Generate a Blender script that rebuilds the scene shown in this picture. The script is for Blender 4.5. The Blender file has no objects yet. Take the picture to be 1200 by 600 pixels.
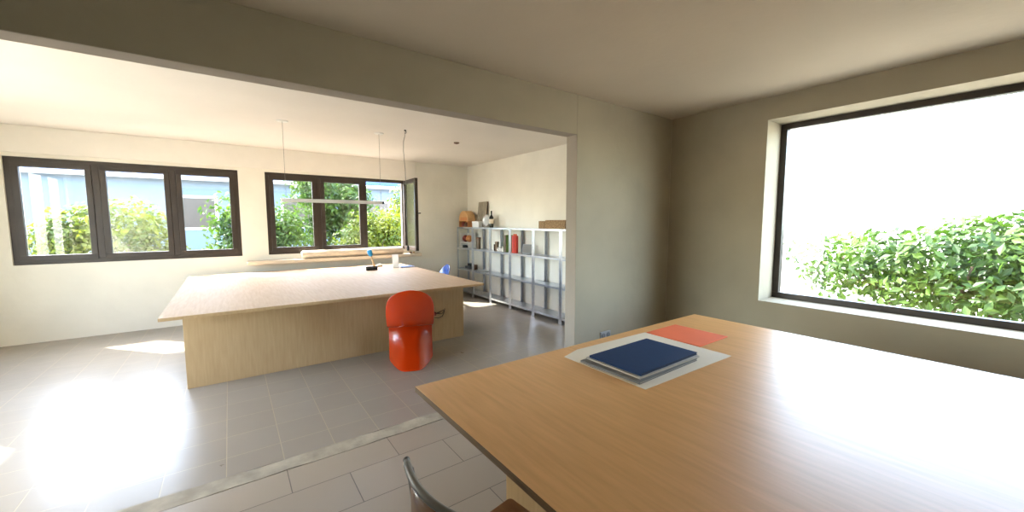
import bpy, bmesh, math, random
from mathutils import Vector, Matrix
random.seed(11)
SC = bpy.context.scene
COL = SC.collection
PI = math.pi

# ------------------------------------------------------------------ materials
MATS = {}
def mat(name, color, rough=.6, metal=0.0, noise=0.0, nscale=8.0, spec=.5, bump=0.0, bscale=60.0, color2=None,
        stretch=None, coat=0.0):
    m = bpy.data.materials.new(name); m.use_nodes = True
    nt = m.node_tree; b = nt.nodes['Principled BSDF']
    b.inputs['Roughness'].default_value = rough
    b.inputs['Metallic'].default_value = metal
    b.inputs['Specular IOR Level'].default_value = spec
    b.inputs['Coat Weight'].default_value = coat
    b.inputs['Coat Roughness'].default_value = .08
    c = (*color, 1)
    tc = nt.nodes.new('ShaderNodeTexCoord'); mp = nt.nodes.new('ShaderNodeMapping')
    nt.links.new(tc.outputs['Object'], mp.inputs['Vector'])
    if stretch: mp.inputs['Scale'].default_value = stretch
    nz = nt.nodes.new('ShaderNodeTexNoise'); nz.inputs['Scale'].default_value = nscale
    nz.inputs['Detail'].default_value = 5
    nt.links.new(mp.outputs['Vector'], nz.inputs['Vector'])
    mx = nt.nodes.new('ShaderNodeMix'); mx.data_type = 'RGBA'
    c2 = color2 if color2 else tuple(v * (1 - noise) for v in color)
    mx.inputs['A'].default_value = c; mx.inputs['B'].default_value = (*c2, 1)
    rmp = nt.nodes.new('ShaderNodeMapRange')
    rmp.inputs['From Min'].default_value = .3; rmp.inputs['From Max'].default_value = .7
    nt.links.new(nz.outputs['Fac'], rmp.inputs['Value'])
    nt.links.new(rmp.outputs['Result'], mx.inputs['Factor'])
    nt.links.new(mx.outputs['Result'], b.inputs['Base Color'])
    if bump:
        n2 = nt.nodes.new('ShaderNodeTexNoise'); n2.inputs['Scale'].default_value = bscale
        n2.inputs['Detail'].default_value = 4
        nt.links.new(tc.outputs['Object'], n2.inputs['Vector'])
        bp = nt.nodes.new('ShaderNodeBump'); bp.inputs['Strength'].default_value = bump
        bp.inputs['Distance'].default_value = .01
        nt.links.new(n2.outputs['Fac'], bp.inputs['Height'])
        nt.links.new(bp.outputs['Normal'], b.inputs['Normal'])
    MATS[name] = m
    return m

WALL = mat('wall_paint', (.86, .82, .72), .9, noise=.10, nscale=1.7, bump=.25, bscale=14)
NWALL = mat('near_wall_dimmed', (.455, .40, .29), .9, noise=.13, nscale=1.9, bump=.25, bscale=14)  # white wall with the near room's low light put into its colour
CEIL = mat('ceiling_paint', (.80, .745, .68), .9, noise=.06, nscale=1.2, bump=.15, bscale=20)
NCEIL = mat('near_ceiling_dimmed', (.60, .52, .405), .9, noise=.08, nscale=1.2, bump=.15, bscale=20)  # ceiling colour lowered to paint the dimmer near room
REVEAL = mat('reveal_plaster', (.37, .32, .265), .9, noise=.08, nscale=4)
BOX = mat('shutter_box_paint', (.84, .79, .71), .85, noise=.03)
STONE = mat('threshold_stone', (.47, .41, .31), .8, noise=.35, nscale=9, bump=.3, bscale=40)
SILLM = mat('sill_stone', (.62, .52, .40), .55, noise=.1, nscale=6)
WOOD = mat('table_wood', (.78, .415, .155), .36, nscale=5, color2=(.67, .345, .118), stretch=(9, .8, 9), bump=.03, bscale=90)
WOODF = mat('pale_table_wood', (.55, .41, .285), .58, nscale=5, color2=(.48, .345, .23), stretch=(9, .8, 9), spec=.08)
WOODF.node_tree.nodes['Principled BSDF'].inputs['Coat Roughness'].default_value = .30
PANEL = mat('table_panel_wood', (.56, .40, .22), .55, nscale=5, color2=(.49, .335, .175), stretch=(9, 9, .8))
EDGE = mat('shaded_edge_wood', (.15, .078, .022), .6, nscale=6, color2=(.10, .05, .014), stretch=(2, 2, 20))  # table wood darkened to paint the near table's unlit edge
PLY = mat('chair_plywood', (.30, .135, .04), .45, nscale=5, color2=(.22, .09, .025), stretch=(6, 1, 6), coat=.3)
GREYTUBE = mat('grey_tube', (.20, .19, .17), .34, metal=.25, noise=.1)
STEEL = mat('galvanised_steel', (.60, .63, .68), .30, metal=.85, noise=.14, nscale=22)
DARKSTEEL = mat('dark_zinc', (.25, .26, .27), .5, metal=.8, noise=.1)
RED = mat('red_orange_shell', (.58, .042, .002), .25, noise=.06, nscale=3, coat=.5)
BLUE = mat('blue_shell', (.012, .075, .34), .25, noise=.05, coat=.4)
NAVY = mat('navy_cover', (.010, .036, .105), .6, noise=.12, nscale=30, spec=.25)
NAVYE = mat('navy_edge', (.006, .012, .04), .6)
PAPER = mat('paper', (.80, .70, .54), .8, noise=.04, nscale=5)
GREYP = mat('grey_pages', (.52, .47, .40), .8, noise=.15, nscale=30, stretch=(1, 1, 12))
GREYC = mat('grey_cover', (.20, .19, .18), .6, noise=.1)
ORANGE = mat('orange_paper', (.85, .16, .045), .7, noise=.05)
FRAME = mat('dark_window_frame', (.045, .032, .024), .4, noise=.2)
FRAMESUN = mat('sunlit_rebate', (.75, .74, .72), .5)  # pale colour standing in for sun on the frame rebate
WHITE = mat('white_plastic', (.82, .80, .76), .4, noise=.03)
BLACK = mat('black_rubber', (.018, .018, .02), .45, noise=.2)
GREYPL = mat('grey_plastic', (.42, .42, .41), .4, noise=.05)
BEIGE = mat('beige_cloth', (.66, .55, .42), .9, noise=.15, nscale=12, bump=.2, bscale=80)
HANDLE = mat('ash_handle', (.66, .44, .23), .5, noise=.15, nscale=12)
BLUEGRIP = mat('blue_grip', (.03, .33, .68), .4, noise=.05)
TAN = mat('tan_wood', (.70, .42, .19), .5, nscale=5, color2=(.60, .32, .13), stretch=(2, 8, 8))
ORWOOD = mat('orange_wood', (.66, .27, .09), .5, noise=.2, nscale=5)
DKWOOD = mat('dark_wood', (.13, .06, .03), .5, noise=.2)
DKRED = mat('dark_red', (.24, .028, .018), .45, noise=.2)
REDBOX = mat('red_card', (.74, .055, .03), .5, noise=.06)
GREENC = mat('green_card', (.20, .38, .10), .6, noise=.06)
CORK = mat('cork_block', (.42, .28, .145), .9, nscale=60, color2=(.17, .09, .04), bump=.4, bscale=120)
SLATE = mat('brown_grey_board', (.36, .30, .22), .7, noise=.15)
BOOKBR = mat('brown_card', (.20, .135, .085), .7, noise=.2, nscale=20)
BOTTLE = mat('bottle_glass_dark', (.006, .010, .006), .08, noise=.1)
SILVER = mat('brushed_silver', (.62, .62, .61), .3, metal=.9, noise=.1)
BRICKW = mat('ceramic_white', (.78, .74, .68), .5, noise=.05)
ALU = mat('lamp_aluminium', (.80, .80, .80), .4, metal=0, noise=.05)
HOUSE = mat('house_render', (.105, .142, .190), .9, noise=.05)
ROOF = mat('blue_roof', (.022, .05, .14), .8, noise=.2, spec=.1)
GUTTER = mat('white_gutter', (.42, .44, .46), .5)
GRASS = mat('terrace_gravel', (.42, .37, .29), .95, noise=.3, nscale=3)
BARK = mat('bark', (.09, .06, .035), .9, noise=.4)
CLEAR_T = None

def glass(name, tint=(1, 1, 1), refl=1.5):
    m = bpy.data.materials.new(name); m.use_nodes = True
    nt = m.node_tree; nt.nodes.remove(nt.nodes['Principled BSDF'])
    out = nt.nodes['Material Output']
    t = nt.nodes.new('ShaderNodeBsdfTransparent'); t.inputs['Color'].default_value = (*tint, 1)
    g = nt.nodes.new('ShaderNodeBsdfGlossy'); g.inputs['Roughness'].default_value = .01
    fr = nt.nodes.new('ShaderNodeFresnel'); fr.inputs['IOR'].default_value = refl
    mx = nt.nodes.new('ShaderNodeMixShader')
    ge = nt.nodes.new('ShaderNodeNewGeometry'); sb = nt.nodes.new('ShaderNodeMath'); sb.operation = 'SUBTRACT'; sb.use_clamp = True
    nt.links.new(fr.outputs[0], sb.inputs[0]); nt.links.new(ge.outputs['Backfacing'], sb.inputs[1])   # thin pane: reflect at the outer faces only
    nt.links.new(sb.outputs[0], mx.inputs[0]); nt.links.new(t.outputs[0], mx.inputs[1]); nt.links.new(g.outputs[0], mx.inputs[2])
    nt.links.new(mx.outputs[0], out.inputs['Surface'])
    return m
GLASS = glass('window_glass', (.95, .97, .96), 2.1)

def frosted(name, color, tr=.45):
    m = bpy.data.materials.new(name); m.use_nodes = True
    nt = m.node_tree; b = nt.nodes['Principled BSDF']
    b.inputs['Base Color'].default_value = (*color, 1); b.inputs['Roughness'].default_value = .35
    t = nt.nodes.new('ShaderNodeBsdfTranslucent'); t.inputs['Color'].default_value = (*color, 1)
    mx = nt.nodes.new('ShaderNodeMixShader'); mx.inputs[0].default_value = tr
    nt.links.new(b.outputs[0], mx.inputs[1]); nt.links.new(t.outputs[0], mx.inputs[2])
    nt.links.new(mx.outputs[0], nt.nodes['Material Output'].inputs['Surface'])
    return m
FROST = frosted('frosted_white', (.80, .79, .76))

def leaf(name, c1, c2):
    m = bpy.data.materials.new(name); m.use_nodes = True
    nt = m.node_tree; b = nt.nodes['Principled BSDF']; b.inputs['Roughness'].default_value = .5
    tc = nt.nodes.new('ShaderNodeTexCoord'); nz = nt.nodes.new('ShaderNodeTexNoise'); nz.inputs['Scale'].default_value = 2.2
    nt.links.new(tc.outputs['Object'], nz.inputs['Vector'])
    mr = nt.nodes.new('ShaderNodeMapRange'); mr.inputs['From Min'].default_value = .38; mr.inputs['From Max'].default_value = .62
    nt.links.new(nz.outputs['Fac'], mr.inputs['Value'])
    mx = nt.nodes.new('ShaderNodeMix'); mx.data_type = 'RGBA'
    mx.inputs['A'].default_value = (*c1, 1); mx.inputs['B'].default_value = (*c2, 1)
    nt.links.new(mr.outputs['Result'], mx.inputs['Factor']); nt.links.new(mx.outputs['Result'], b.inputs['Base Color'])
    t = nt.nodes.new('ShaderNodeBsdfTranslucent'); nt.links.new(mx.outputs['Result'], t.inputs['Color'])
    ms = nt.nodes.new('ShaderNodeMixShader'); ms.inputs[0].default_value = .5
    nt.links.new(b.outputs[0], ms.inputs[1]); nt.links.new(t.outputs[0], ms.inputs[2])
    nt.links.new(ms.outputs[0], nt.nodes['Material Output'].inputs['Surface'])
    return m
LEAF_Y = leaf('leaf_yellow_green', (.145, .170, .008), (.045, .085, .005))
LEAF_G = leaf('leaf_green', (.07, .13, .010), (.022, .06, .005))

def tile_mat(name, c1, c2, mortar, ox, oy, size, rough=.34, off=0, length=None):
    m = bpy.data.materials.new(name); m.use_nodes = True
    nt = m.node_tree; b = nt.nodes['Principled BSDF']; b.inputs['Specular IOR Level'].default_value = .7
    tc = nt.nodes.new('ShaderNodeTexCoord'); mp = nt.nodes.new('ShaderNodeMapping')
    mp.inputs['Location'].default_value = (-ox, -oy, 0)
    nt.links.new(tc.outputs['Object'], mp.inputs['Vector'])
    br = nt.nodes.new('ShaderNodeTexBrick'); br.offset = off; br.offset_frequency = 2; br.squash = 1
    br.inputs['Scale'].default_value = 1; br.inputs['Brick Width'].default_value = length or size; br.inputs['Row Height'].default_value = size
    br.inputs['Mortar Size'].default_value = .0028; br.inputs['Mortar Smooth'].default_value = .2
    br.inputs['Color1'].default_value = (*c1, 1); br.inputs['Color2'].default_value = (*c2, 1); br.inputs['Mortar'].default_value = (*mortar, 1)
    nt.links.new(mp.outputs['Vector'], br.inputs['Vector'])
    nz = nt.nodes.new('ShaderNodeTexNoise'); nz.inputs['Scale'].default_value = 6; nz.inputs['Detail'].default_value = 6
    nt.links.new(tc.outputs['Object'], nz.inputs['Vector'])
    mx = nt.nodes.new('ShaderNodeMix'); mx.data_type = 'RGBA'; mx.blend_type = 'MULTIPLY'; mx.inputs['Factor'].default_value = .35
    nt.links.new(br.outputs['Color'], mx.inputs['A']); nt.links.new(nz.outputs['Color'], mx.inputs['B'])
    nt.links.new(br.outputs['Color'], b.inputs['Base Color'])
    mr = nt.nodes.new('ShaderNodeMapRange'); mr.inputs['To Min'].default_value = rough - .05; mr.inputs['To Max'].default_value = rough + .12
    nt.links.new(nz.outputs['Fac'], mr.inputs['Value']); nt.links.new(mr.outputs['Result'], b.inputs['Roughness'])
    bp = nt.nodes.new('ShaderNodeBump'); bp.inputs['Strength'].default_value = .4; bp.inputs['Distance'].default_value = .004; bp.invert = True
    nt.links.new(br.outputs['Fac'], bp.inputs['Height']); nt.links.new(bp.outputs['Normal'], b.inputs['Normal'])
    return m
TILE_FAR = tile_mat('far_tiles', (.31, .275, .23), (.29, .255, .21), (.42, .35, .24), .21, .0, .30, .28)
TILE_NEAR = tile_mat('near_tiles', (.37, .315, .25), (.35, .295, .232), (.13, .112, .09), .21, .25, .305, .34, .5, .61)

# ------------------------------------------------------------------ mesh helpers
def box(bm, x0, x1, y0, y1, z0, z1, mi=0):
    vs = [bm.verts.new(p) for p in ((x0,y0,z0),(x1,y0,z0),(x1,y1,z0),(x0,y1,z0),(x0,y0,z1),(x1,y0,z1),(x1,y1,z1),(x0,y1,z1))]
    for f in ((3,2,1,0),(4,5,6,7),(0,1,5,4),(1,2,6,5),(2,3,7,6),(3,0,4,7)):
        fc = bm.faces.new([vs[i] for i in f]); fc.material_index = mi
    return vs
def prism(bm, pts, axis, a, b):
    """closed outline pts (2-D) extruded from a to b along axis"""
    def P(u, v, w):
        return {'x': (w, u, v), 'y': (u, w, v), 'z': (u, v, w)}[axis]
    A = [bm.verts.new(P(u, v, a)) for u, v in pts]; B = [bm.verts.new(P(u, v, b)) for u, v in pts]
    n = len(pts)
    bm.faces.new(A[::-1]); bm.faces.new(B)
    for i in range(n): bm.faces.new((A[i], A[(i+1) % n], B[(i+1) % n], B[i]))
def tube(bm, pts, r, seg=10, caps=True):
    pts = [Vector(p) for p in pts]; rs = r if isinstance(r, (list, tuple)) else [r]*len(pts)
    rings = []; prev = None
    for i, p in enumerate(pts):
        t = (pts[min(i+1, len(pts)-1)] - pts[max(i-1, 0)]).normalized()
        if prev is None:
            ref = Vector((0, 0, 1)) if abs(t.z) < .9 else Vector((1, 0, 0))
            n = t.cross(ref).normalized()
        else:
            n = (prev - t*prev.dot(t)).normalized()
        prev = n; b = t.cross(n)
        rings.append([bm.verts.new(p + (n*math.cos(2*PI*k/seg) + b*math.sin(2*PI*k/seg))*rs[i]) for k in range(seg)])
    for a, c in zip(rings, rings[1:]):
        for k in range(seg): bm.faces.new((a[k], a[(k+1) % seg], c[(k+1) % seg], c[k]))
    if caps: bm.faces.new(rings[0][::-1]); bm.faces.new(rings[-1])
def lathe(bm, prof, cx, cy, seg=24):
    rings = []
    for r, z in prof:
        rings.append([bm.verts.new((cx + r*math.cos(2*PI*k/seg), cy + r*math.sin(2*PI*k/seg), z)) for k in range(seg)])
    for a, c in zip(rings, rings[1:]):
        for k in range(seg): bm.faces.new((a[k], a[(k+1) % seg], c[(k+1) % seg], c[k]))
    bm.faces.new(rings[0][::-1]); bm.faces.new(rings[-1])
def obj(name, bm, mats, parent=None, smooth=False, bevel=0, seg=2, subsurf=0, solid=0, origin=None):
    bmesh.ops.recalc_face_normals(bm, faces=bm.faces[:])
    me = bpy.data.meshes.new(name); bm.to_mesh(me); bm.free()
    for m in (mats if isinstance(mats, (list, tuple)) else [mats]): me.materials.append(m)
    o = bpy.data.objects.new(name, me); COL.objects.link(o)
    if smooth:
        for p in me.polygons: p.use_smooth = True
    if solid:
        s = o.modifiers.new('solid', 'SOLIDIFY'); s.thickness = solid; s.offset = 0
    if bevel:
        b = o.modifiers.new('bevel', 'BEVEL'); b.width = bevel; b.segments = seg; b.limit_method = 'ANGLE'; b.angle_limit = math.radians(40)
    if subsurf:
        s = o.modifiers.new('sub', 'SUBSURF'); s.levels = subsurf; s.render_levels = subsurf
    if parent: o.parent = parent
    return o
def B(*boxes):
    bm = bmesh.new()
    for b in boxes: box(bm, *b)
    return bm
def thing(name, label, cat, loc=(0, 0, 0), rz=0, group=None):
    o = bpy.data.objects.new(name, None); COL.objects.link(o); o.empty_display_size = .1
    o.location = loc; o.rotation_euler = (0, 0, rz); tag(o, label, cat, group); return o
def tag(o, label, cat, group=None):
    o['label'] = label; o['category'] = cat
    if group: o['group'] = group
    return o
def struct(o):
    o['kind'] = 'structure'; return o

# ------------------------------------------------------------------ the room
H = 2.668; XR = 4.162; YB = 7.371; YP = 2.631; YT = 2.770; XO = 2.648; ZO = 2.31
XL = -2.6; YF = -2.0; XOL = -1.05
def pane_of_floor(bm, x0, x1, y0, y1, z0, z1, mi):
    box(bm, x0, x1, y0, y1, z0, z1, mi)
bm = bmesh.new()
box(bm, XL-.3, XR+.3, YT, YB+.3, -.12, 0, 0)
box(bm, XL-.3, XR+.3, YF-.3, YP, -.12, 0, 1)
box(bm, XL-.3, XOL, YP, YT, -.12, 0, 1); box(bm, XO, XR+.3, YP, YT, -.12, 0, 1)
box(bm, XOL, XO, YP, YT, -.12, -.004, 1)
struct(obj('floor', bm, [TILE_FAR, TILE_NEAR]))
bm = bmesh.new(); random.seed(5)
n = 26; top = []; bot = []
for i in range(n+1):
    x = XOL + (XO-XOL)*i/n
    top.append((x, YT + random.uniform(-.008, .004))); bot.append((x, YP + .004 + random.uniform(-.004, .012)))
prism(bm, bot + top[::-1], 'z', -.004, .001)
struct(obj('trim_1', bm, STONE))
bm = bmesh.new()
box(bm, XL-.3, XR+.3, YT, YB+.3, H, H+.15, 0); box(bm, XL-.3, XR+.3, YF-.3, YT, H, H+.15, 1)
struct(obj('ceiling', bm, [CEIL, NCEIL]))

def holed_wall(name, axis, plane0, plane1, lo, hi, holes, mats, z1=H, extra=None):
    """a wall slab with rectangular holes (a0, a1, z0, z1); axis is the direction along the wall"""
    bm = bmesh.new()
    def bx(a0, a1, z0, zz):
        if a1 - a0 < 1e-4 or zz - z0 < 1e-4: return
        if axis == 'x': box(bm, a0, a1, plane0, plane1, z0, zz)
        else: box(bm, plane0, plane1, a0, a1, z0, zz)
    a = lo
    for (h0, h1, z0, z2) in sorted(holes):
        bx(a, h0, 0, z1); bx(h0, h1, 0, z0); bx(h0, h1, z2, z1); a = h1
    bx(a, hi, 0, z1)
    return struct(obj(name, bm, mats))
# windows (along-wall range, height range)
W1 = (.50, 2.80, .98, 2.30)
W1B = (-2.15, .15, .98, 2.30)
W2 = (-.55, 1.64, .74, 2.46)
WL = (3.1, 5.7, .50, 2.40)  # unseen left window, added and sized to brighten the rooms
holed_wall('wall_back', 'x', YB, YB+.16, XL-.16, XR+.3, [W1B, W1], WALL)
holed_wall('wall_right', 'y', XR, XR+.34, YP, YB, [], WALL)
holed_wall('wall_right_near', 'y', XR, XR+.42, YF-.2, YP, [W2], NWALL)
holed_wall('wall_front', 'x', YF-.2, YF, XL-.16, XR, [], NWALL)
holed_wall('wall_left', 'y', XL-.16, XL, YF, YB, [WL], WALL)
bm = bmesh.new()
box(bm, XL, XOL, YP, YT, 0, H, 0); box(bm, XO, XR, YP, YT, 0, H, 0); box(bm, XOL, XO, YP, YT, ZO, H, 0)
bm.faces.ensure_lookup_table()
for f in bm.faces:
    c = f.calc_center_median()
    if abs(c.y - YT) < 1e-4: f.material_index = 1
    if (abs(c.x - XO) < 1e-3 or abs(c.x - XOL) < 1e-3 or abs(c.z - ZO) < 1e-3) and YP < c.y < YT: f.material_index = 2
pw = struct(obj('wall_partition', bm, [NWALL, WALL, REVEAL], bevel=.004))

# shutter box above the window and stone sill
struct(obj('trim_2', B((-2.3, 3.0, YB-.035, YB+.01, 2.345, H)), BOX, bevel=.004))

def window_x(name, x0, x1, z0, z1, y, n, openlast=False):
    """wooden window in a wall running along x; n sashes; frame sits at y..y+.06"""
    w = struct(bpy.data.objects.new(name, None)); COL.objects.link(w)
    f = .055
    obj('window_frame', B((x0, x1, y, y+.07, z1-f, z1), (x0, x1, y, y+.07, z0, z0+f), (x0, x0+f, y, y+.07, z0+f, z1-f),
                          (x1-f, x1, y, y+.07, z0+f, z1-f),
                          *[(x0+(x1-x0)*k/n-.035, x0+(x1-x0)*k/n+.035, y, y+.07, z0+f, z1-f) for k in range(1, n)]), FRAME, w, bevel=.003)
    sw = (x1-x0)/n
    for k in range(n):
        a, b = x0+sw*k+.036, x0+sw*(k+1)-.036
        if k == 0: a = x0+f
        if k == n-1: b = x1-f
        if openlast and k == n-1: continue
        s = obj('sash', B((a, b, y-.012, y+.045, z1-f-.06, z1-f+.01), (a, b, y-.012, y+.045, z0+f-.01, z0+f+.06),
                          (a, a+.06, y-.012, y+.045, z0+f+.06, z1-f-.06), (b-.06, b, y-.012, y+.045, z0+f+.06, z1-f-.06)), FRAME, w, bevel=.003)
        obj('pane', B((a+.06, b-.06, y+.014, y+.02, z0+f+.06, z1-f-.06)), GLASS, s)
    return w
w1 = window_x('window_1', *W1, YB+.03, 3, True)
# pale strip painting the sunlit rebate on the right post, and outer sill board
obj('sunlit_strip', B((W1[1]-.075, W1[1]-.056, YB+.045, YB+.075, W1[2]+.06, W1[3]-.06)), FRAMESUN, w1)
# the open sash, hinged on the right post and swung into the room
L = .70; zz0, zz1 = .985, 2.285; fw = .065
hx, hy = 2.775, YB+.005; ang = math.radians(-93.5)
bm = bmesh.new()
box(bm, 0, L, -.028, .028, zz1-fw, zz1); box(bm, 0, L, -.028, .028, zz0, zz0+fw)
box(bm, 0, fw, -.028, .028, zz0+fw, zz1-fw); box(bm, L-fw, L, -.028, .028, zz0+fw, zz1-fw)
sash = obj('sash', bm, FRAME, w1, bevel=.003)
sash.location = (hx, hy, 0); sash.rotation_euler = (0, 0, ang)
obj('pane', B((fw, L-fw, -.003, .003, zz0+fw, zz1-fw)), GLASS, sash)
bm = bmesh.new()
box(bm, L-.045, L-.02, .028, .036, 1.60, 1.72); tube(bm, [(L-.033, .036, 1.66), (L-.033, .075, 1.66), (L-.033, .08, 1.66)], .008, 8)
tube(bm, [(L-.033, .078, 1.665), (L-.10, .078, 1.665)], .009, 8)
obj('window_handle', bm, BLACK, sash, smooth=False)
obj('window_sill', B((.2, 3.02, 7.165, YB+.03, .845, .90)), SILLM, w1, bevel=.006)
obj('outer_sill', B((W1[0], W1[1], YB+.10, YB+.22, .93, .98)), SILLM, w1, bevel=.004)

window_x('window_2', *W1B, YB+.03, 3)
def window_y(name, y0, y1, z0, z1, x, n):
    w = struct(bpy.data.objects.new(name, None)); COL.objects.link(w)
    f = .055; sw = (y1-y0)/n
    obj('window_frame', B((x, x+.07, y0, y1, z1-f, z1), (x, x+.07, y0, y1, z0, z0+f), (x, x+.07, y0, y0+f, z0+f, z1-f), (x, x+.07, y1-f, y1, z0+f, z1-f),
                          *[(x, x+.07, y0+sw*k-.035, y0+sw*k+.035, z0+f, z1-f) for k in range(1, n)]), FRAME, w, bevel=.003)
    obj('pane', B((x+.03, x+.036, y0+f, y1-f, z0+f, z1-f)), GLASS, w)
    return w
window_y('window_3', *W2, XR+.31, 1)
window_y('window_unseen', *WL, XL-.12, 3)

# ------------------------------------------------------------------ tables
TZ = .74
PANEL2 = mat('shaded_honey_panel', (.40, .235, .085), .55, nscale=5, color2=(.34, .19, .065), stretch=(9, 9, .8))  # honey wood with the shade under the tabletop put into its colour
def table(name, label, x0, x1, y0, y1, panels, pm=PANEL, tm=WOODF, em=PANEL):
    t = thing(name, label, 'table', ((x0+x1)/2, (y0+y1)/2, 0))
    cx, cy = (x0+x1)/2, (y0+y1)/2
    bm = bmesh.new(); box(bm, x0-cx, x1-cx, y0-cy, y1-cy, TZ-.027, TZ, 0)
    bm.faces.ensure_lookup_table(); bm.normal_update()
    for fc in bm.faces:
        if abs(fc.normal.z) < .5: fc.material_index = 1
    obj('tabletop', bm, [tm, em], t, bevel=.002)
    for (a, b, c, d) in panels:
        obj('leg_panel', B((a-cx, b-cx, c-cy, d-cy, 0, TZ-.027)), pm, t, bevel=.002)
    return t
table('work_table', 'long pale wooden work table in the far room under the window, on broad panel legs', -.50, 2.555, 4.13, 7.16,
      [(-.38, 2.455, 4.49, 4.53), (-.38, 2.455, 6.78, 6.82), (1.0, 1.04, 4.53, 6.78)])
table('work_table', 'large honey coloured wooden table in the foreground with papers and a navy pad', .668, 3.11, -.20, 1.703,
      [(1.02, 1.06, .10, 1.46), (2.72, 2.76, .10, 1.46), (1.06, 2.72, .76, .80)], PANEL2, WOOD, EDGE)

# ------------------------------------------------------------------ the one-piece S-shaped chairs
def cantilever_shell(name, material, label, loc, yaw):
    # (forward, height, half width, edge offset, edge flare, power)
    prof = [(-.262, .838, .105, (.010, -.022), 0, 2), (-.262, .830, .158, (.016, -.035), 0, 2), (-.258, .79, .200, (.03, -.03), 0, 2.2), (-.250, .73, .222, (.05, -.012), 0, 2.4),
            (-.232, .65, .236, (.07, 0), 0, 2.4), (-.205, .57, .240, (.10, -.005), 0, 2.6), (-.16, .495, .240, (.12, -.01), 0, 2.8), (-.09, .437, .238, (.09, -.01), 0, 3),
            (.02, .408, .236, (.04, -.012), 0, 3), (.12, .408, .236, (.02, -.015), 0, 3), (.19, .416, .236, (.01, -.02), 0, 3), (.232, .402, .234, (.008, -.03), .01, 3),
            (.236, .365, .228, (.02, -.05), .03, 3), (.205, .30, .218, (.05, -.075), .07, 3), (.145, .215, .210, (.105, -.10), .12, 3.2), (.065, .135, .203, (.175, -.10), .16, 3.2),
            (-.03, .068, .196, (.255, -.055), .22, 3.8), (-.13, .024, .180, (.33, -.02), .28, 4.4), (-.205, .0, .170, (.39, 0.0), .36, 5)]
    bm = bmesh.new(); nu = 16; rows = []
    for (s, z, w, (cs, cz), kf, p) in prof:
        r = []
        for k in range(nu+1):
            u = -1 + 2*k/nu; a = abs(u)
            r.append(bm.verts.new((w*u*(1 + kf*a**p), s + cs*a**p, max(z + cz*a**p, 0.0) + .007)))
        rows.append(r)
    for a, b in zip(rows, rows[1:]):
        for k in range(nu): bm.faces.new((a[k], a[k+1], b[k+1], b[k]))
    t = thing(name, label, 'chair', loc, yaw, None)
    obj('shell', bm, material, t, smooth=True, solid=.011, subsurf=2)
    return t
# local +y is forward
dx = math.radians(21)
cantilever_shell('cantilever_chair', RED, 'glossy red-orange one-piece S-shaped chair with its back to the foreground',
                 (1.412+.215*math.sin(dx), 3.672+.215*math.cos(dx), 0), -dx)
cantilever_shell('cantilever_chair', BLUE, 'bright blue moulded chair showing its top behind the far table',
                 (2.49, 5.56, 0), math.radians(80))

# small dark thing beside the red chair, against the table panel
cb = thing('cable_bundle', 'small dark red plug with thin dark cable loops on the panel beside the red chair', 'cable', (2.02, 4.47, .36))
bm = bmesh.new(); box(bm, -.055, .02, -.045, .018, -.02, .028)
obj('plug', bm, DKRED, cb, bevel=.012, seg=3)
bm = bmesh.new()
tube(bm, [(.02, -.02, .0), (.07, -.05, .03), (.115, -.05, .045), (.125, -.04, .01), (.10, -.04, -.035), (.05, -.04, -.05), (.0, -.035, -.04), (-.03, -.03, -.015)], .0045, 6)
tube(bm, [(.02, -.02, .01), (.08, -.06, .0), (.12, -.06, .03), (.13, -.05, .06)], .004, 6)
tube(bm, [(-.04, -.02, -.02), (-.045, -.02, -.07)], .007, 6)
obj('cable', bm, BLACK, cb, smooth=True)

# ------------------------------------------------------------------ foreground chair
ch = thing('dining_chair', 'brown plywood chair with a grey curved tube rail, tucked under the near table', 'chair', (.63, .954, 0), math.radians(8.5))
ox, oy = .60, .91
def arc(z, rad=0.0):
    # curved back seen from above; x is backwards towards the wall, bows out in the middle
    out = []
    for k in range(15):
        u = -1 + 2*k/14
        out.append((-.245 + .045*u*u + rad, .19*u if True else 0, z))
    return out
bm = bmesh.new()
rail = arc(.782); n = len(rail)
tube(bm, rail, [.0085] + [.0115]*(n-2) + [.0085], 12)
for e, s in ((rail[0], -1), (rail[-1], 1)):
    bmesh.ops.create_uvsphere(bm, u_segments=12, v_segments=8, radius=.0112, matrix=Matrix.Translation(Vector(e)))
obj('top_rail', bm, GREYTUBE, ch, smooth=True)
bm = bmesh.new(); rows = []
for z in (.772, .73, .68, .63, .59):
    rows.append([bm.verts.new((p[0] - .004, p[1]*.80, z)) for p in arc(z)])
for a, b in zip(rows, rows[1:]):
    for k in range(len(a)-1): bm.faces.new((a[k], a[k+1], b[k+1], b[k]))
obj('backrest', bm, PLY, ch, smooth=True, solid=.010)
bm = bmesh.new()
pts = []
for (x, y, r0, r1) in ((.22, .166, 0, 90), (-.20, .155, 90, 180), (-.20, -.155, 180, 270), (.22, -.166, 270, 360)):
    for k in range(5):
        a = math.radians(r0 + (r1-r0)*k/4); pts.append((x-.018*(1 if x > 0 else -1)+.018*math.cos(a), y-.018*(1 if y > 0 else -1)+.018*math.sin(a)))
prism(bm, pts, 'z', .442, .456)
obj('seat', bm, PLY, ch, bevel=.004)
for s in (1, -1):
    bm = bmesh.new()
    tube(bm, [(-.235, s*.16, 0), (-.215, s*.16, .25), (-.190, s*.158, .44), (-.185, s*.158, .55), (-.195, s*.158, .68), (-.206, s*.158, .772)], .011, 10)
    obj('leg', bm, GREYTUBE, ch, smooth=True)
    bm = bmesh.new()
    tube(bm, [(.19, s*.155, 0), (.17, s*.15, .3), (.155, s*.145, .425)], .011, 10)
    obj('leg', bm, GREYTUBE, ch, smooth=True)
bm = bmesh.new()
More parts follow.
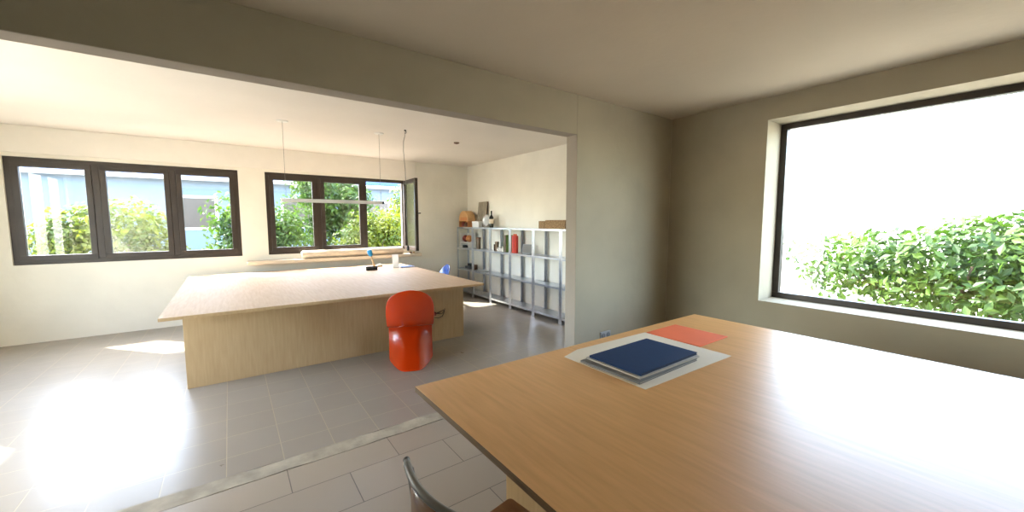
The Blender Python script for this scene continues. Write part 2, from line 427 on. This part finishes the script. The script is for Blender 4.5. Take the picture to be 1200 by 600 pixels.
tube(bm, [(.155, .145, .427), (.155, -.145, .427)], .010, 8); tube(bm, [(-.192, .158, .427), (-.192, -.158, .427)], .010, 8)
for s in (1, -1): tube(bm, [(.155, s*.145, .427), (-.192, s*.158, .427)], .010, 8)
obj('seat_frame', bm, GREYTUBE, ch, smooth=True)

# ------------------------------------------------------------------ on the near table
bm = bmesh.new()
prism(bm, [(1.512, 1.045), (2.298, 1.028), (2.305, 1.612), (1.66, 1.628), (1.512, 1.582)], 'z', TZ+.0005, TZ+.002)
tag(obj('drawing_paper', bm, PAPER), 'large cream sheet of paper with a cut corner under the stacked pads', 'paper')
bm = bmesh.new(); prism(bm, [(2.31, 1.22), (2.66, 1.22), (2.66, 1.60), (2.31, 1.60)], 'z', TZ+.0005, TZ+.005)
tag(obj('paper_sheet', bm, ORANGE), 'orange sheet lying at the right edge of the cream paper', 'paper')
def pad(name, label, cx, cy, w, d, z0, z1, rz, mats, cover):
    t = thing(name, label, 'book', (cx, cy, z0), rz)
    h = z1-z0
    obj('pages', B((-w/2+.003, w/2-.003, -d/2+.003, d/2-.003, .002, h-.002)), mats[0], t)
    for (a, b) in ((0, .0019), (h-.0019, h)):
        obj('cover', B((-w/2, w/2, -d/2, d/2, a, b)), mats[1], t)
    obj('spine', B((-w/2-.001, -w/2+.0028, -d/2, d/2, .0021, h-.0021)), mats[1], t)
    return t
pad('sketch_pad', 'grey sketch pad at the bottom of the stack under the navy pad', 1.795, 1.285, .53, .375, TZ+.0021, TZ+.0125, math.radians(1.2), (GREYP, GREYC), 1)
pad('sketch_pad', 'pale grey pad between the navy pad and the bottom pad', 1.832, 1.287, .53, .355, TZ+.0127, TZ+.0215, math.radians(-.6), (PAPER, GREYP), 1)
pad('sketch_pad', 'navy blue pad lying on top of the stack on the near table', 1.842, 1.288, .525, .330, TZ+.0217, TZ+.0345, math.radians(.6), (NAVYE, NAVY), 1)

# ------------------------------------------------------------------ on the far table and sill
ml = thing('mallet', 'black headed mallet standing upright with a wooden handle and blue grip', 'tool', (1.85, 6.30, TZ))
bm = bmesh.new(); tube(bm, [(-.13, .02, .034), (-.12, .018, .034), (.03, -.005, .034), (.045, -.008, .034)], [.028, .034, .034, .028], 16)
obj('head', bm, BLACK, ml, smooth=False)
bm = bmesh.new(); tube(bm, [(.0, 0, .05), (-.015, .004, .11), (-.055, .012, .26)], [.020, .0155, .015], 12)
obj('handle', bm, HANDLE, ml, smooth=True)
bm = bmesh.new(); tube(bm, [(-.045, .010, .225), (-.053, .012, .25), (-.062, .014, .285), (-.068, .016, .315), (-.070, .0165, .325)], [.022, .034, .038, .036, .02], 14)
obj('grip', bm, BLUEGRIP, ml, smooth=True)
sh = thing('sign_holder', 'frosted white upright holder leaning back on the far table by the sill', 'holder', (2.235, 6.42, TZ), math.radians(-8))
bm = bmesh.new()
prism(bm, [(-.03, .0), (.05, .0), (.05, .006), (-.02, .006), (.045, .225), (.039, .225), (-.03, .006)], 'x', -.05, .05)
obj('panel', bm, FROST, sh)
nb = thing('notebook', 'flat slate blue notebook lying beside the white holder', 'book', (2.43, 6.44, TZ))
obj('cover', B((-.12, .12, -.13, .13, .008, .011), (-.12, .12, -.13, .13, 0, .003)), NAVY, nb)
obj('pages', B((-.117, .117, -.127, .127, .0031, .0079)), PAPER, nb)
bm = bmesh.new(); bmesh.ops.create_icosphere(bm, subdivisions=2, radius=.05)
for v in bm.verts:
    v.co = Vector((v.co.x*1.1, v.co.y*.8, max(v.co.z, -.028)*.75)) * random.uniform(.8, 1.15)
    v.co.z = max(v.co.z, -.02)
o = tag(obj('paper_scrap', bm, BEIGE), 'crumpled beige scrap on the sunlit end of the far table', 'scrap'); o.location = (2.06, 6.72, TZ+.021)
# roll on the sill
bm = bmesh.new()
tube(bm, [(.95, 7.262, .968), (.97, 7.262, .968), (2.66, 7.262, .968), (2.675, 7.262, .968)], [.05, .066, .066, .05], 20)
tag(obj('fabric_roll', bm, BEIGE, smooth=True), 'long beige roll lying along the window sill', 'roll')
for i, (x, y, r, lab) in enumerate([(2.82, 7.25, .022, 'brown stone on the sill by the open sash'), (2.90, 7.28, .018, 'small brown stone at the right end of the sill')]):
    bm = bmesh.new(); bmesh.ops.create_icosphere(bm, subdivisions=2, radius=r)
    for v in bm.verts: v.co = Vector((v.co.x*1.5, v.co.y, v.co.z*.8)) * random.uniform(.88, 1.1); v.co.z = max(v.co.z, -r*.7)
    o = tag(obj('stone', bm, HANDLE if i else DKWOOD), lab, 'stone', 'stones on the sill'); o.location = (x, y, .90 + r*.7)

# ------------------------------------------------------------------ hanging things in the far room
pl = thing('pendant_lamp', 'slim grey bar lamp hanging on two thin wires over the far table', 'lamp', (1.658, 5.27, H))
obj('bar', B((-1.15, .012, -.03, .03, -.925, -.885)), ALU, pl, bevel=.008)
obj('end_cap', B((.012, .04, -.03, .03, -.922, -.888)), BLACK, pl, bevel=.006)
for x in (0, -1.1):
    bm = bmesh.new(); tube(bm, [(x, 0, -.012), (x, 0, -.885)], .0022, 6); obj('wire', bm, GREYTUBE, pl)
    bm = bmesh.new(); lathe(bm, [(.055, -.012), (.06, -.006), (.06, 0)], x, 0, 20); obj('ceiling_rose', bm, WHITE, pl)
hc = thing('power_cable', 'thin dark cable hanging from a ceiling hook over the far table', 'cable', (1.875, 4.90, H))
bm = bmesh.new()
tube(bm, [(0, 0, -.03), (-.004, 0, -.07), (-.022, .01, -.14), (-.026, .01, -.26), (-.012, 0, -.5), (-.008, 0, -.9), (-.004, 0, -1.3), (0, 0, -1.47)], .0035, 6)
obj('cord', bm, GREYTUBE, hc, smooth=True)
bm = bmesh.new(); lathe(bm, [(.012, -.012), (.014, -.004), (.014, 0)], 0, 0, 12); tube(bm, [(0, 0, -.01), (.012, 0, -.02), (.012, 0, -.034), (0, 0, -.042), (-.008, 0, -.034)], .005, 8)
obj('hook', bm, BLACK, hc)
bm = bmesh.new(); lathe(bm, [(.010, -1.535), (.017, -1.53), (.017, -1.49), (.008, -1.465)], 0, 0, 14); obj('plug', bm, BLACK, hc, smooth=False)
bm = bmesh.new(); lathe(bm, [(.018, H-.022), (.04, H-.012), (.042, H)], 2.773, 5.22, 18)
tag(obj('ceiling_cap', bm, DKWOOD), 'small brown round cap on the far room ceiling', 'ceiling cap')

# ------------------------------------------------------------------ shelving units
XS = 3.862; DEP = .27; STEP = .632; Y0 = 4.14; LEV = (.10, .545, .975, 1.40); UW = .624
u0 = thing('shelving_unit', 'x', 'shelf', (XS+DEP/2, 0, 0), 0, 'galvanised shelving units along the wall')
parts = []
a = .029; th = .0022
for sx in (-1, 1):
    for sy in (-1, 1):
        bm = bmesh.new(); X = sx*DEP/2; Y = sy*UW/2
        box(bm, min(X, X-sx*th), max(X, X-sx*th), min(Y, Y-sy*a), max(Y, Y-sy*a), .012, 1.40)
        box(bm, min(X-sx*th, X-sx*a), max(X-sx*th, X-sx*a), min(Y, Y-sy*th), max(Y, Y-sy*th), .012, 1.40)
        p = obj('post', bm, STEEL, u0); parts.append(p)
        bm = bmesh.new(); box(bm, min(X, X-sx*.038), max(X, X-sx*.038), min(Y, Y-sy*.038), max(Y, Y-sy*.038), 0, .012)
        f = obj('foot', bm, GREYPL, p)
for z in LEV:
    e = .003
    hx2, hy2 = DEP/2-e, UW/2-e
    bm = bmesh.new()
    box(bm, -hx2, hx2, -hy2, hy2, z-.002, z)
    for (b0, b1, c0, c1) in ((-hx2, -hx2+.002, -hy2, hy2), (hx2-.002, hx2, -hy2, hy2), (-hx2+.002, hx2-.002, -hy2, -hy2+.002), (-hx2+.002, hx2-.002, hy2-.002, hy2)):
        box(bm, b0, b1, c0, c1, z-.030, z-.002)
    p = obj('shelf_board', bm, STEEL, u0); parts.append(p)
labels = ['galvanised shelving unit deepest in the far corner, arched wooden box on top',
          'galvanised shelving unit with a dark bottle and a ribbed board on top',
          'galvanised shelving unit with small pale figures and a brown box on its third shelf',
          'galvanised shelving unit holding the red box and a leaning grey frame',
          'galvanised shelving unit with cork blocks on top and empty shelves',
          'galvanised shelving unit nearest the camera, mostly hidden by the opening edge']
for i, lab in enumerate(labels):
    yc = Y0 + STEP*(4-i) + STEP/2
    if i == 0: r = u0
    else:
        r = u0.copy(); COL.objects.link(r)
        for p in parts:
            c = p.copy(); COL.objects.link(c); c.parent = r
            for g in p.children:
                d = g.copy(); COL.objects.link(d); d.parent = c
    r.location = (XS+DEP/2, yc, 0); r['label'] = lab
T = 1.40; S3 = .975; S2 = .545

# on top of the units
ab = thing('arched_box', 'arched tan wooden box with dark red objects showing in its open front', 'box', (3.90, 7.09, T))
w2 = .185; pts = [(-w2, .12)] + [(-w2*math.cos(PI*k/14), .165 + .165*math.sin(PI*k/14)) for k in range(15)] + [(w2, .12)]
bm = bmesh.new(); prism(bm, pts, 'x', 0, .17); obj('arched_roof', bm, TAN, ab, bevel=.003)
bm = bmesh.new(); box(bm, 0, .17, -w2, -w2+.012, 0, .12); box(bm, 0, .17, w2-.012, w2, 0, .12); box(bm, .158, .17, -w2+.012, w2-.012, 0, .12); box(bm, 0, .158, -w2+.012, w2-.012, 0, .008)
obj('case', bm, ORWOOD, ab)
bm = bmesh.new(); box(bm, -.006, 0, -.15, .13, .135, .20); obj('front_plate', bm, ORWOOD, ab, bevel=.003)
for k, (y, r, h) in enumerate([(.09, .045, .095), (-.02, .05, .085), (-.11, .035, .10)]):
    bm = bmesh.new(); lathe(bm, [(r*.8, 0), (r, .01), (r, h*.7), (r*.55, h*.85), (r*.55, h)], 0, 0, 14)
    o = tag(obj('jar', bm, DKRED if k != 1 else DKWOOD, smooth=False), ['dark red jar at the left inside the arched box', 'dark brown jar in the middle of the arched box', 'dark red jar at the right inside the arched box'][k], 'jar', 'jars in the arched box')
    o.location = (3.96, 7.09+y, T+.008)
wb = thing('storage_box', 'small white box on the shelves between the arched box and the bottle', 'box', (3.93, 6.66, T))
obj('body', B((0, .08, -.125, .125, 0, .085)), WHITE, wb, bevel=.004)
obj('lid', B((-.004, .084, -.129, .129, .085, .115)), WHITE, wb, bevel=.004)
rbd = thing('ribbed_board', 'tall brown grey ribbed board leaning on the wall above the shelves', 'board', (4.080, 6.685, T+.004))
rbd.rotation_euler = (0, math.radians(6.0), 0)
obj('backing', B((0, .012, -.165, .165, 0, .50)), DKWOOD, rbd)
for k in range(6):
    y0 = -.165 + .33*k/6
    obj('slat', B((-.016, -.0003, y0+.006, y0+.044, 0, .50)), SLATE, rbd, bevel=.003)
dc = thing('round_dish', 'round silver dish standing on edge beside the dark bottle', 'dish', (4.01, 6.365, T))
bm = bmesh.new(); lathe(bm, [(.02, 0), (.10, .004), (.118, .02), (.122, .02), (.104, -.004), (.02, -.006)], 0, 0, 28)
o = obj('disc', bm, SILVER, dc, smooth=False); o.rotation_euler = (0, math.radians(-80), 0); o.location = (0, 0, .126)
obj('stand', B((-.05, .03, -.04, .04, 0, .010)), BLACK, dc, bevel=.003)
bt = thing('wine_bottle', 'dark wine bottle with a pale label standing on the shelves', 'bottle', (3.985, 6.165, T))
bm = bmesh.new(); lathe(bm, [(.030, 0), (.040, .004), (.041, .02), (.041, .175), (.036, .20), (.018, .225), (.0145, .24), (.0145, .296), (.0165, .297), (.0165, .31), (.012, .311)], 0, 0, 24)
obj('body', bm, BOTTLE, bt, smooth=True)
bm = bmesh.new(); lathe(bm, [(.0416, .07), (.0419, .071), (.0419, .155), (.0416, .156)], 0, 0, 24); obj('paper_label', bm, PAPER, bt, smooth=True)
for (y0, y1, h, lab) in ((4.575, 4.73, .118, 'shorter cork block at the left end on top of the shelves'), (4.13, 4.57, .132, 'long speckled cork block on top of the shelves by the opening edge')):
    bm = bmesh.new(); box(bm, 3.935, 4.09, y0, y1, T+.0005, T+h)
    tag(obj('cork_block', bm, CORK, bevel=.006), lab, 'block', 'cork blocks on the shelves')

# third shelf
wx = thing('open_box', 'white open-fronted box with red brown bundles, in the deepest shelving unit', 'box', (3.90, 7.07, S3))
obj('case', B((0, .18, .155, .17, 0, .30), (0, .18, -.17, -.155, 0, .12), (.168, .18, -.155, .155, 0, .30), (0, .168, -.155, .155, .10, .115)), WHITE, wx, bevel=.003)
for k, (y, r, m_, lab) in enumerate([(.075, .068, DKRED, 'red brown bundle at the left in the white open box'), (-.075, .07, ORWOOD, 'rusty red bundle at the right in the white open box')]):
    bm = bmesh.new(); bmesh.ops.create_icosphere(bm, subdivisions=3, radius=r)
    for v in bm.verts: v.co *= 1 + .10*math.sin(37*v.co.x+5)*math.cos(41*v.co.y+29*v.co.z)
    zmin = min(v.co.z for v in bm.verts)
    o = tag(obj('cloth_bundle', bm, m_, smooth=True), lab, 'bundle', 'bundles in the white box'); o.location = (3.98, 7.07+y, S3+.115-zmin)
for k, (y, lab) in enumerate([(7.15, 'black tape roll at the left under the red bundles'), (6.98, 'black tape roll at the right under the red bundles')]):
    bm = bmesh.new(); seg = 24
    rings = [[bm.verts.new((r*math.cos(2*PI*i/seg), r*math.sin(2*PI*i/seg), z)) for i in range(seg)] for r, z in ((.024, 0), (.044, 0), (.044, .05), (.024, .05))]
    for q in range(4):
        a_, b_ = rings[q], rings[(q+1) % 4]
        for i in range(seg): bm.faces.new((a_[i], a_[(i+1) % seg], b_[(i+1) % seg], b_[i]))
    o = tag(obj('tape_roll', bm, BLACK), lab, 'tape', 'black tape rolls in the white box'); o.location = (3.96, y, S3+.0005)
def book(name, label, x, y, w, d, h, cov, rz=0, z=S3, lean=0):
    """upright book: w thick along y, d deep along x, spine to the room"""
    t = thing(name, label, 'book', (x, y, z), rz); c = .003
    t.rotation_euler = (lean, 0, rz)
    obj('cover', B((0, d, -w/2, -w/2+c, 0, h), (0, d, w/2-c, w/2, 0, h), (0, c, -w/2+c, w/2-c, 0, h)), cov, t)
    obj('pages', B((c+.0005, d-.004, -w/2+c, w/2-c, .004, h-.004)), PAPER, t)
    return t
bx1 = thing('card_box', 'tall brown grey card box standing in the second shelving unit from the far corner', 'box', (3.93, 6.585, S3))
obj('body', B((0, .05, -.042, .042, 0, .19)), BOOKBR, bx1, bevel=.003); obj('lid', B((-.003, .053, -.045, .045, .19, .23)), DKWOOD, bx1, bevel=.003)
bx2 = thing('card_box', 'small brown grey box left of the pale figures', 'box', (3.93, 5.93, S3))
obj('body', B((0, .04, -.035, .035, 0, .14)), BOOKBR, bx2, bevel=.003); obj('lid', B((-.003, .043, -.038, .038, .14, .17)), BOOKBR, bx2, bevel=.003)
book('book', 'thin dark brown book left of the small brown grey box', 3.93, 5.997, .02, .03, .12, DKWOOD)
gb = book('book', 'tall green book with a dark brown spine right of the pale figures', 3.93, 5.637, .036, .16, .30, GREENC)
obj('spine', B((-.0025, -.0002, -.019, .019, 0, .30)), DKWOOD, gb)
for k, (y, h, lab) in enumerate([(5.845, .075, 'smallest of the pale figures, beside the brown box'), (5.775, .095, 'middle one of the pale figures on the shelf'), (5.705, .10, 'pale figure next to the tall green book')]):
    bm = bmesh.new()
    lathe(bm, [(.022, 0), (.026, .004), (.024, h*.2), (.032, h*.35), (.03, h*.5), (.014, h*.64), (.017, h*.74), (.02, h*.84), (.014, h*.96), (.004, h)], 0, 0, 16)
    o = tag(obj('figurine', bm, BRICKW, smooth=True), lab, 'figurine', 'pale figures on the third shelf'); o.location = (3.93, y, S3+.0005)
rb = thing('red_box', 'bright red upright box with an orange flap on the third shelf', 'box', (3.93, 5.375, S3))
obj('body', B((0, .045, -.066, .066, 0, .295)), REDBOX, rb, bevel=.004)
obj('flap', B((.004, .03, -.05, .03, .295, .325)), ORANGE, rb, bevel=.004)
pf = thing('picture_frame', 'grey picture frame leaning back on its stand beside the post', 'picture frame', (3.95, 5.06, S3), math.radians(22))
bm = bmesh.new(); box(bm, -.006, .010, -.085, .085, 0, .165)
fr = obj('frame', bm, DARKSTEEL, pf, bevel=.003); fr.rotation_euler = (0, math.radians(18), 0); fr.location = (0, 0, .003)
obj('picture', B((-.008, -.0062, -.068, .068, .018, .148)), GREYC, fr)
bm = bmesh.new(); prism(bm, [(.016, .0), (.12, 0), (.12, .006), (.062, .13)], 'y', -.03, .03); obj('stand', bm, BLACK, pf)
# second shelf
dv = thing('black_device', 'black device with a raised head on the second shelf of the deepest unit', 'device', (3.95, 7.02, S2))
obj('base', B((0, .13, -.11, .12, 0, .05)), DARKSTEEL, dv, bevel=.01)
obj('head', B((.02, .11, -.09, .05, .05, .105)), BLACK, dv, bevel=.012)
tag(obj('card_box', B((3.94, 4.02, 6.74, 6.80, S2+.0005, S2+.10)), DKWOOD, bevel=.003), 'little dark box right of the black device on the second shelf', 'box')
tag(obj('metal_tray', B((3.89, 4.05, 6.27, 6.55, S2+.0005, S2+.022)), SILVER, bevel=.006), 'flat silver tray on the second shelf of the second unit', 'tray')

# wall socket on the partition
so = thing('wall_socket', 'grey double socket low on the near wall behind the table', 'socket', (3.085, YP, .345))
obj('plate', B((-.075, .075, -.012, -.0005, -.04, .04)), GREYPL, so, bevel=.004)
for x in (-.037, .037):
    bm = bmesh.new(); lathe(bm, [(.027, 0), (.027, .004), (.022, .006)], 0, 0, 18)
    o = obj('outlet', bm, DARKSTEEL, so); o.rotation_euler = (PI/2, 0, 0); o.location = (x, -.012, 0)

# ------------------------------------------------------------------ outside
struct(obj('ground', B((-40, 40, -40, 60, -.45, -.40)), GRASS))
def bush(name, label, cx, cy, z0, rx, ry, rz, n, m, seed, size=.11, cat='shrub'):
    rnd = random.Random(seed)
    t = thing(name, label, cat, (cx, cy, -.40), 0, 'shrubs and trees outside the windows')
    verts, faces = [], []
    lobes = [(rnd.uniform(-.55, .55)*rx, rnd.uniform(-.55, .55)*ry, rnd.uniform(-.3, .62)*rz, rnd.uniform(.32, .58)) for _ in range(13)]
    for i in range(n):
        lx, ly, lz, s = lobes[rnd.randrange(len(lobes))]
        d = Vector((rnd.gauss(0, 1), rnd.gauss(0, 1), rnd.gauss(0, 1))).normalized() * (rnd.random()**.33)
        p = Vector((lx + d.x*rx*s, ly + d.y*ry*s, z0 + .4 + rz + lz + d.z*rz*s))
        if p.z < .06: continue
        nrm = (d + Vector((rnd.uniform(-.9, .9), rnd.uniform(-.9, .9), rnd.uniform(-.3, 1)))).normalized()
        t1 = nrm.cross(Vector((rnd.uniform(-1, 1), rnd.uniform(-1, 1), rnd.uniform(-1, 1)))).normalized(); t2 = nrm.cross(t1)
        l = size*rnd.uniform(.6, 1.3); w = l*.5
        k = len(verts)
        verts += [p, p + t1*l*.5 + t2*w*.5 + nrm*l*.06, p + t1*l, p + t1*l*.5 - t2*w*.5 + nrm*l*.06]
        faces.append((k, k+1, k+2, k+3))
    me = bpy.data.meshes.new('foliage'); me.from_pydata([tuple(v) for v in verts], [], faces); me.materials.append(m)
    o = bpy.data.objects.new('foliage', me); COL.objects.link(o); o.parent = t
    bm = bmesh.new()
    for k in range(4):
        a = k*1.7; tube(bm, [(.018*math.cos(a), .018*math.sin(a), 0), (.25*rx*math.cos(a), .25*ry*math.sin(a), (z0+.4+rz)*.6), (.5*rx*math.cos(a), .5*ry*math.sin(a), z0+.4+rz*1.2)], [.05, .035, .015], 7)
    obj('stem', bm, BARK, t, smooth=True)
    return t
bush('garden_tree', 'leafy green tree outside the window, behind the bar lamp', 2.35, 11.2, .2, 1.25, .9, 1.45, 7000, LEAF_G, 1, .13, 'tree')
bush('garden_shrub', 'yellow green shrub close outside the window, in front of the pale building', 2.75, 9.6, -.30, 1.05, .7, 1.15, 7000, LEAF_Y, 2, .10)
bush('garden_shrub', 'yellow green shrub beside the window post outside', 4.1, 10.6, -.30, .95, .8, 1.38, 6000, LEAF_Y, 3, .11)
bush('garden_shrub', 'green shrub outside the left part of the back windows', .6, 10.2, -.30, 1.1, .8, 1.2, 5000, LEAF_G, 4, .12)
bush('garden_shrub', 'green shrub outside the leftmost back window', -1.8, 10.6, -.30, 1.3, .8, 1.15, 5000, LEAF_Y, 6, .12)
bush('garden_shrub', 'green shrub outside the right hand window of the near room', 8.6, .9, -.30, 1.1, 2.4, 1.0, 6000, LEAF_G, 7, .14)
hs = thing('house', 'pale blue grey house with a dark blue roof beyond the garden', 'house', (3.0, 19.0, -.40))
obj('wall', B((-9, 9, 0, 5, 0, 3.47)), HOUSE, hs)
bm = bmesh.new(); prism(bm, [(-.35, 3.53), (-.35, 3.61), (2.5, 5.6), (5.35, 3.61), (5.35, 3.53)], 'x', -9.3, 9.3); obj('roof', bm, ROOF, hs)
bm = bmesh.new(); tube(bm, [(-9.3, -.42, 3.50), (9.3, -.42, 3.50)], .075, 10); obj('gutter', bm, GUTTER, hs)
for x in (-4.5, -1.2, 2.2):
    f = obj('window', B((x, x+1.2, -.03, .02, 1.6, 2.9)), GUTTER, hs); obj('pane', B((x+.1, x+1.1, -.04, -.031, 1.7, 2.8)), FRAME, f)

# ------------------------------------------------------------------ light
wd = bpy.data.worlds.new('sky'); SC.world = wd; wd.use_nodes = True
nt = wd.node_tree; bg = nt.nodes['Background']
sky = nt.nodes.new('ShaderNodeTexSky'); sky.sky_type = 'NISHITA'; sky.sun_disc = False
sky.sun_elevation = math.radians(48.7); sky.sun_rotation = math.radians(-32); sky.altitude = 100; sky.dust_density = 1.5
mx = nt.nodes.new('ShaderNodeMix'); mx.data_type = 'RGBA'; mx.inputs['Factor'].default_value = .32
mx.inputs['B'].default_value = (3.0, 2.9, 2.75, 1)
nt.links.new(sky.outputs['Color'], mx.inputs['A']); nt.links.new(mx.outputs['Result'], bg.inputs['Color'])
bg.inputs['Strength'].default_value = 1.0
sl = bpy.data.lights.new('sun', 'SUN'); sl.energy = 7; sl.angle = math.radians(.6); sl.color = (1, .95, .86)
so_ = bpy.data.objects.new('sun', sl); COL.objects.link(so_)
so_.rotation_euler = Vector((1.45, -1.66, -2.3)).to_track_quat('-Z', 'Y').to_euler()
def portal(name, loc, rot, sx, sy):
    l = bpy.data.lights.new(name, 'AREA'); l.shape = 'RECTANGLE'; l.size = sx; l.size_y = sy
    l.cycles.is_portal = True
    o = bpy.data.objects.new(name, l); COL.objects.link(o); o.location = loc; o.rotation_euler = rot
for k, w in enumerate((W1, W1B)):
    portal('daylight_portal', ((w[0]+w[1])/2, YB+.14, (w[2]+w[3])/2), (-PI/2, 0, 0), w[1]-w[0], w[3]-w[2])
for w in (W2,): portal('daylight_portal', (XR+.41, (w[0]+w[1])/2, (w[2]+w[3])/2), (0, PI/2, 0), w[3]-w[2], w[1]-w[0])
portal('daylight_portal', (XL-.15, (WL[0]+WL[1])/2, (WL[2]+WL[3])/2), (0, -PI/2, 0), WL[3]-WL[2], WL[1]-WL[0])

# ------------------------------------------------------------------ camera
cd = bpy.data.cameras.new('camera'); cam = bpy.data.objects.new('camera', cd); COL.objects.link(cam)
cd.sensor_fit = 'HORIZONTAL'; cd.sensor_width = 36; cd.lens = 457.2/1200*36
cd.clip_start = .02; cd.clip_end = 300
cam.location = (0, 0, 1.511)
cam.rotation_euler = (PI/2 - .0881, .001, -.6264)
SC.camera = cam
vs = SC.view_settings
vs.view_transform = 'Standard'; vs.look = 'None'; vs.gamma = 1; vs.use_curve_mapping = False
vs.exposure = 2.33
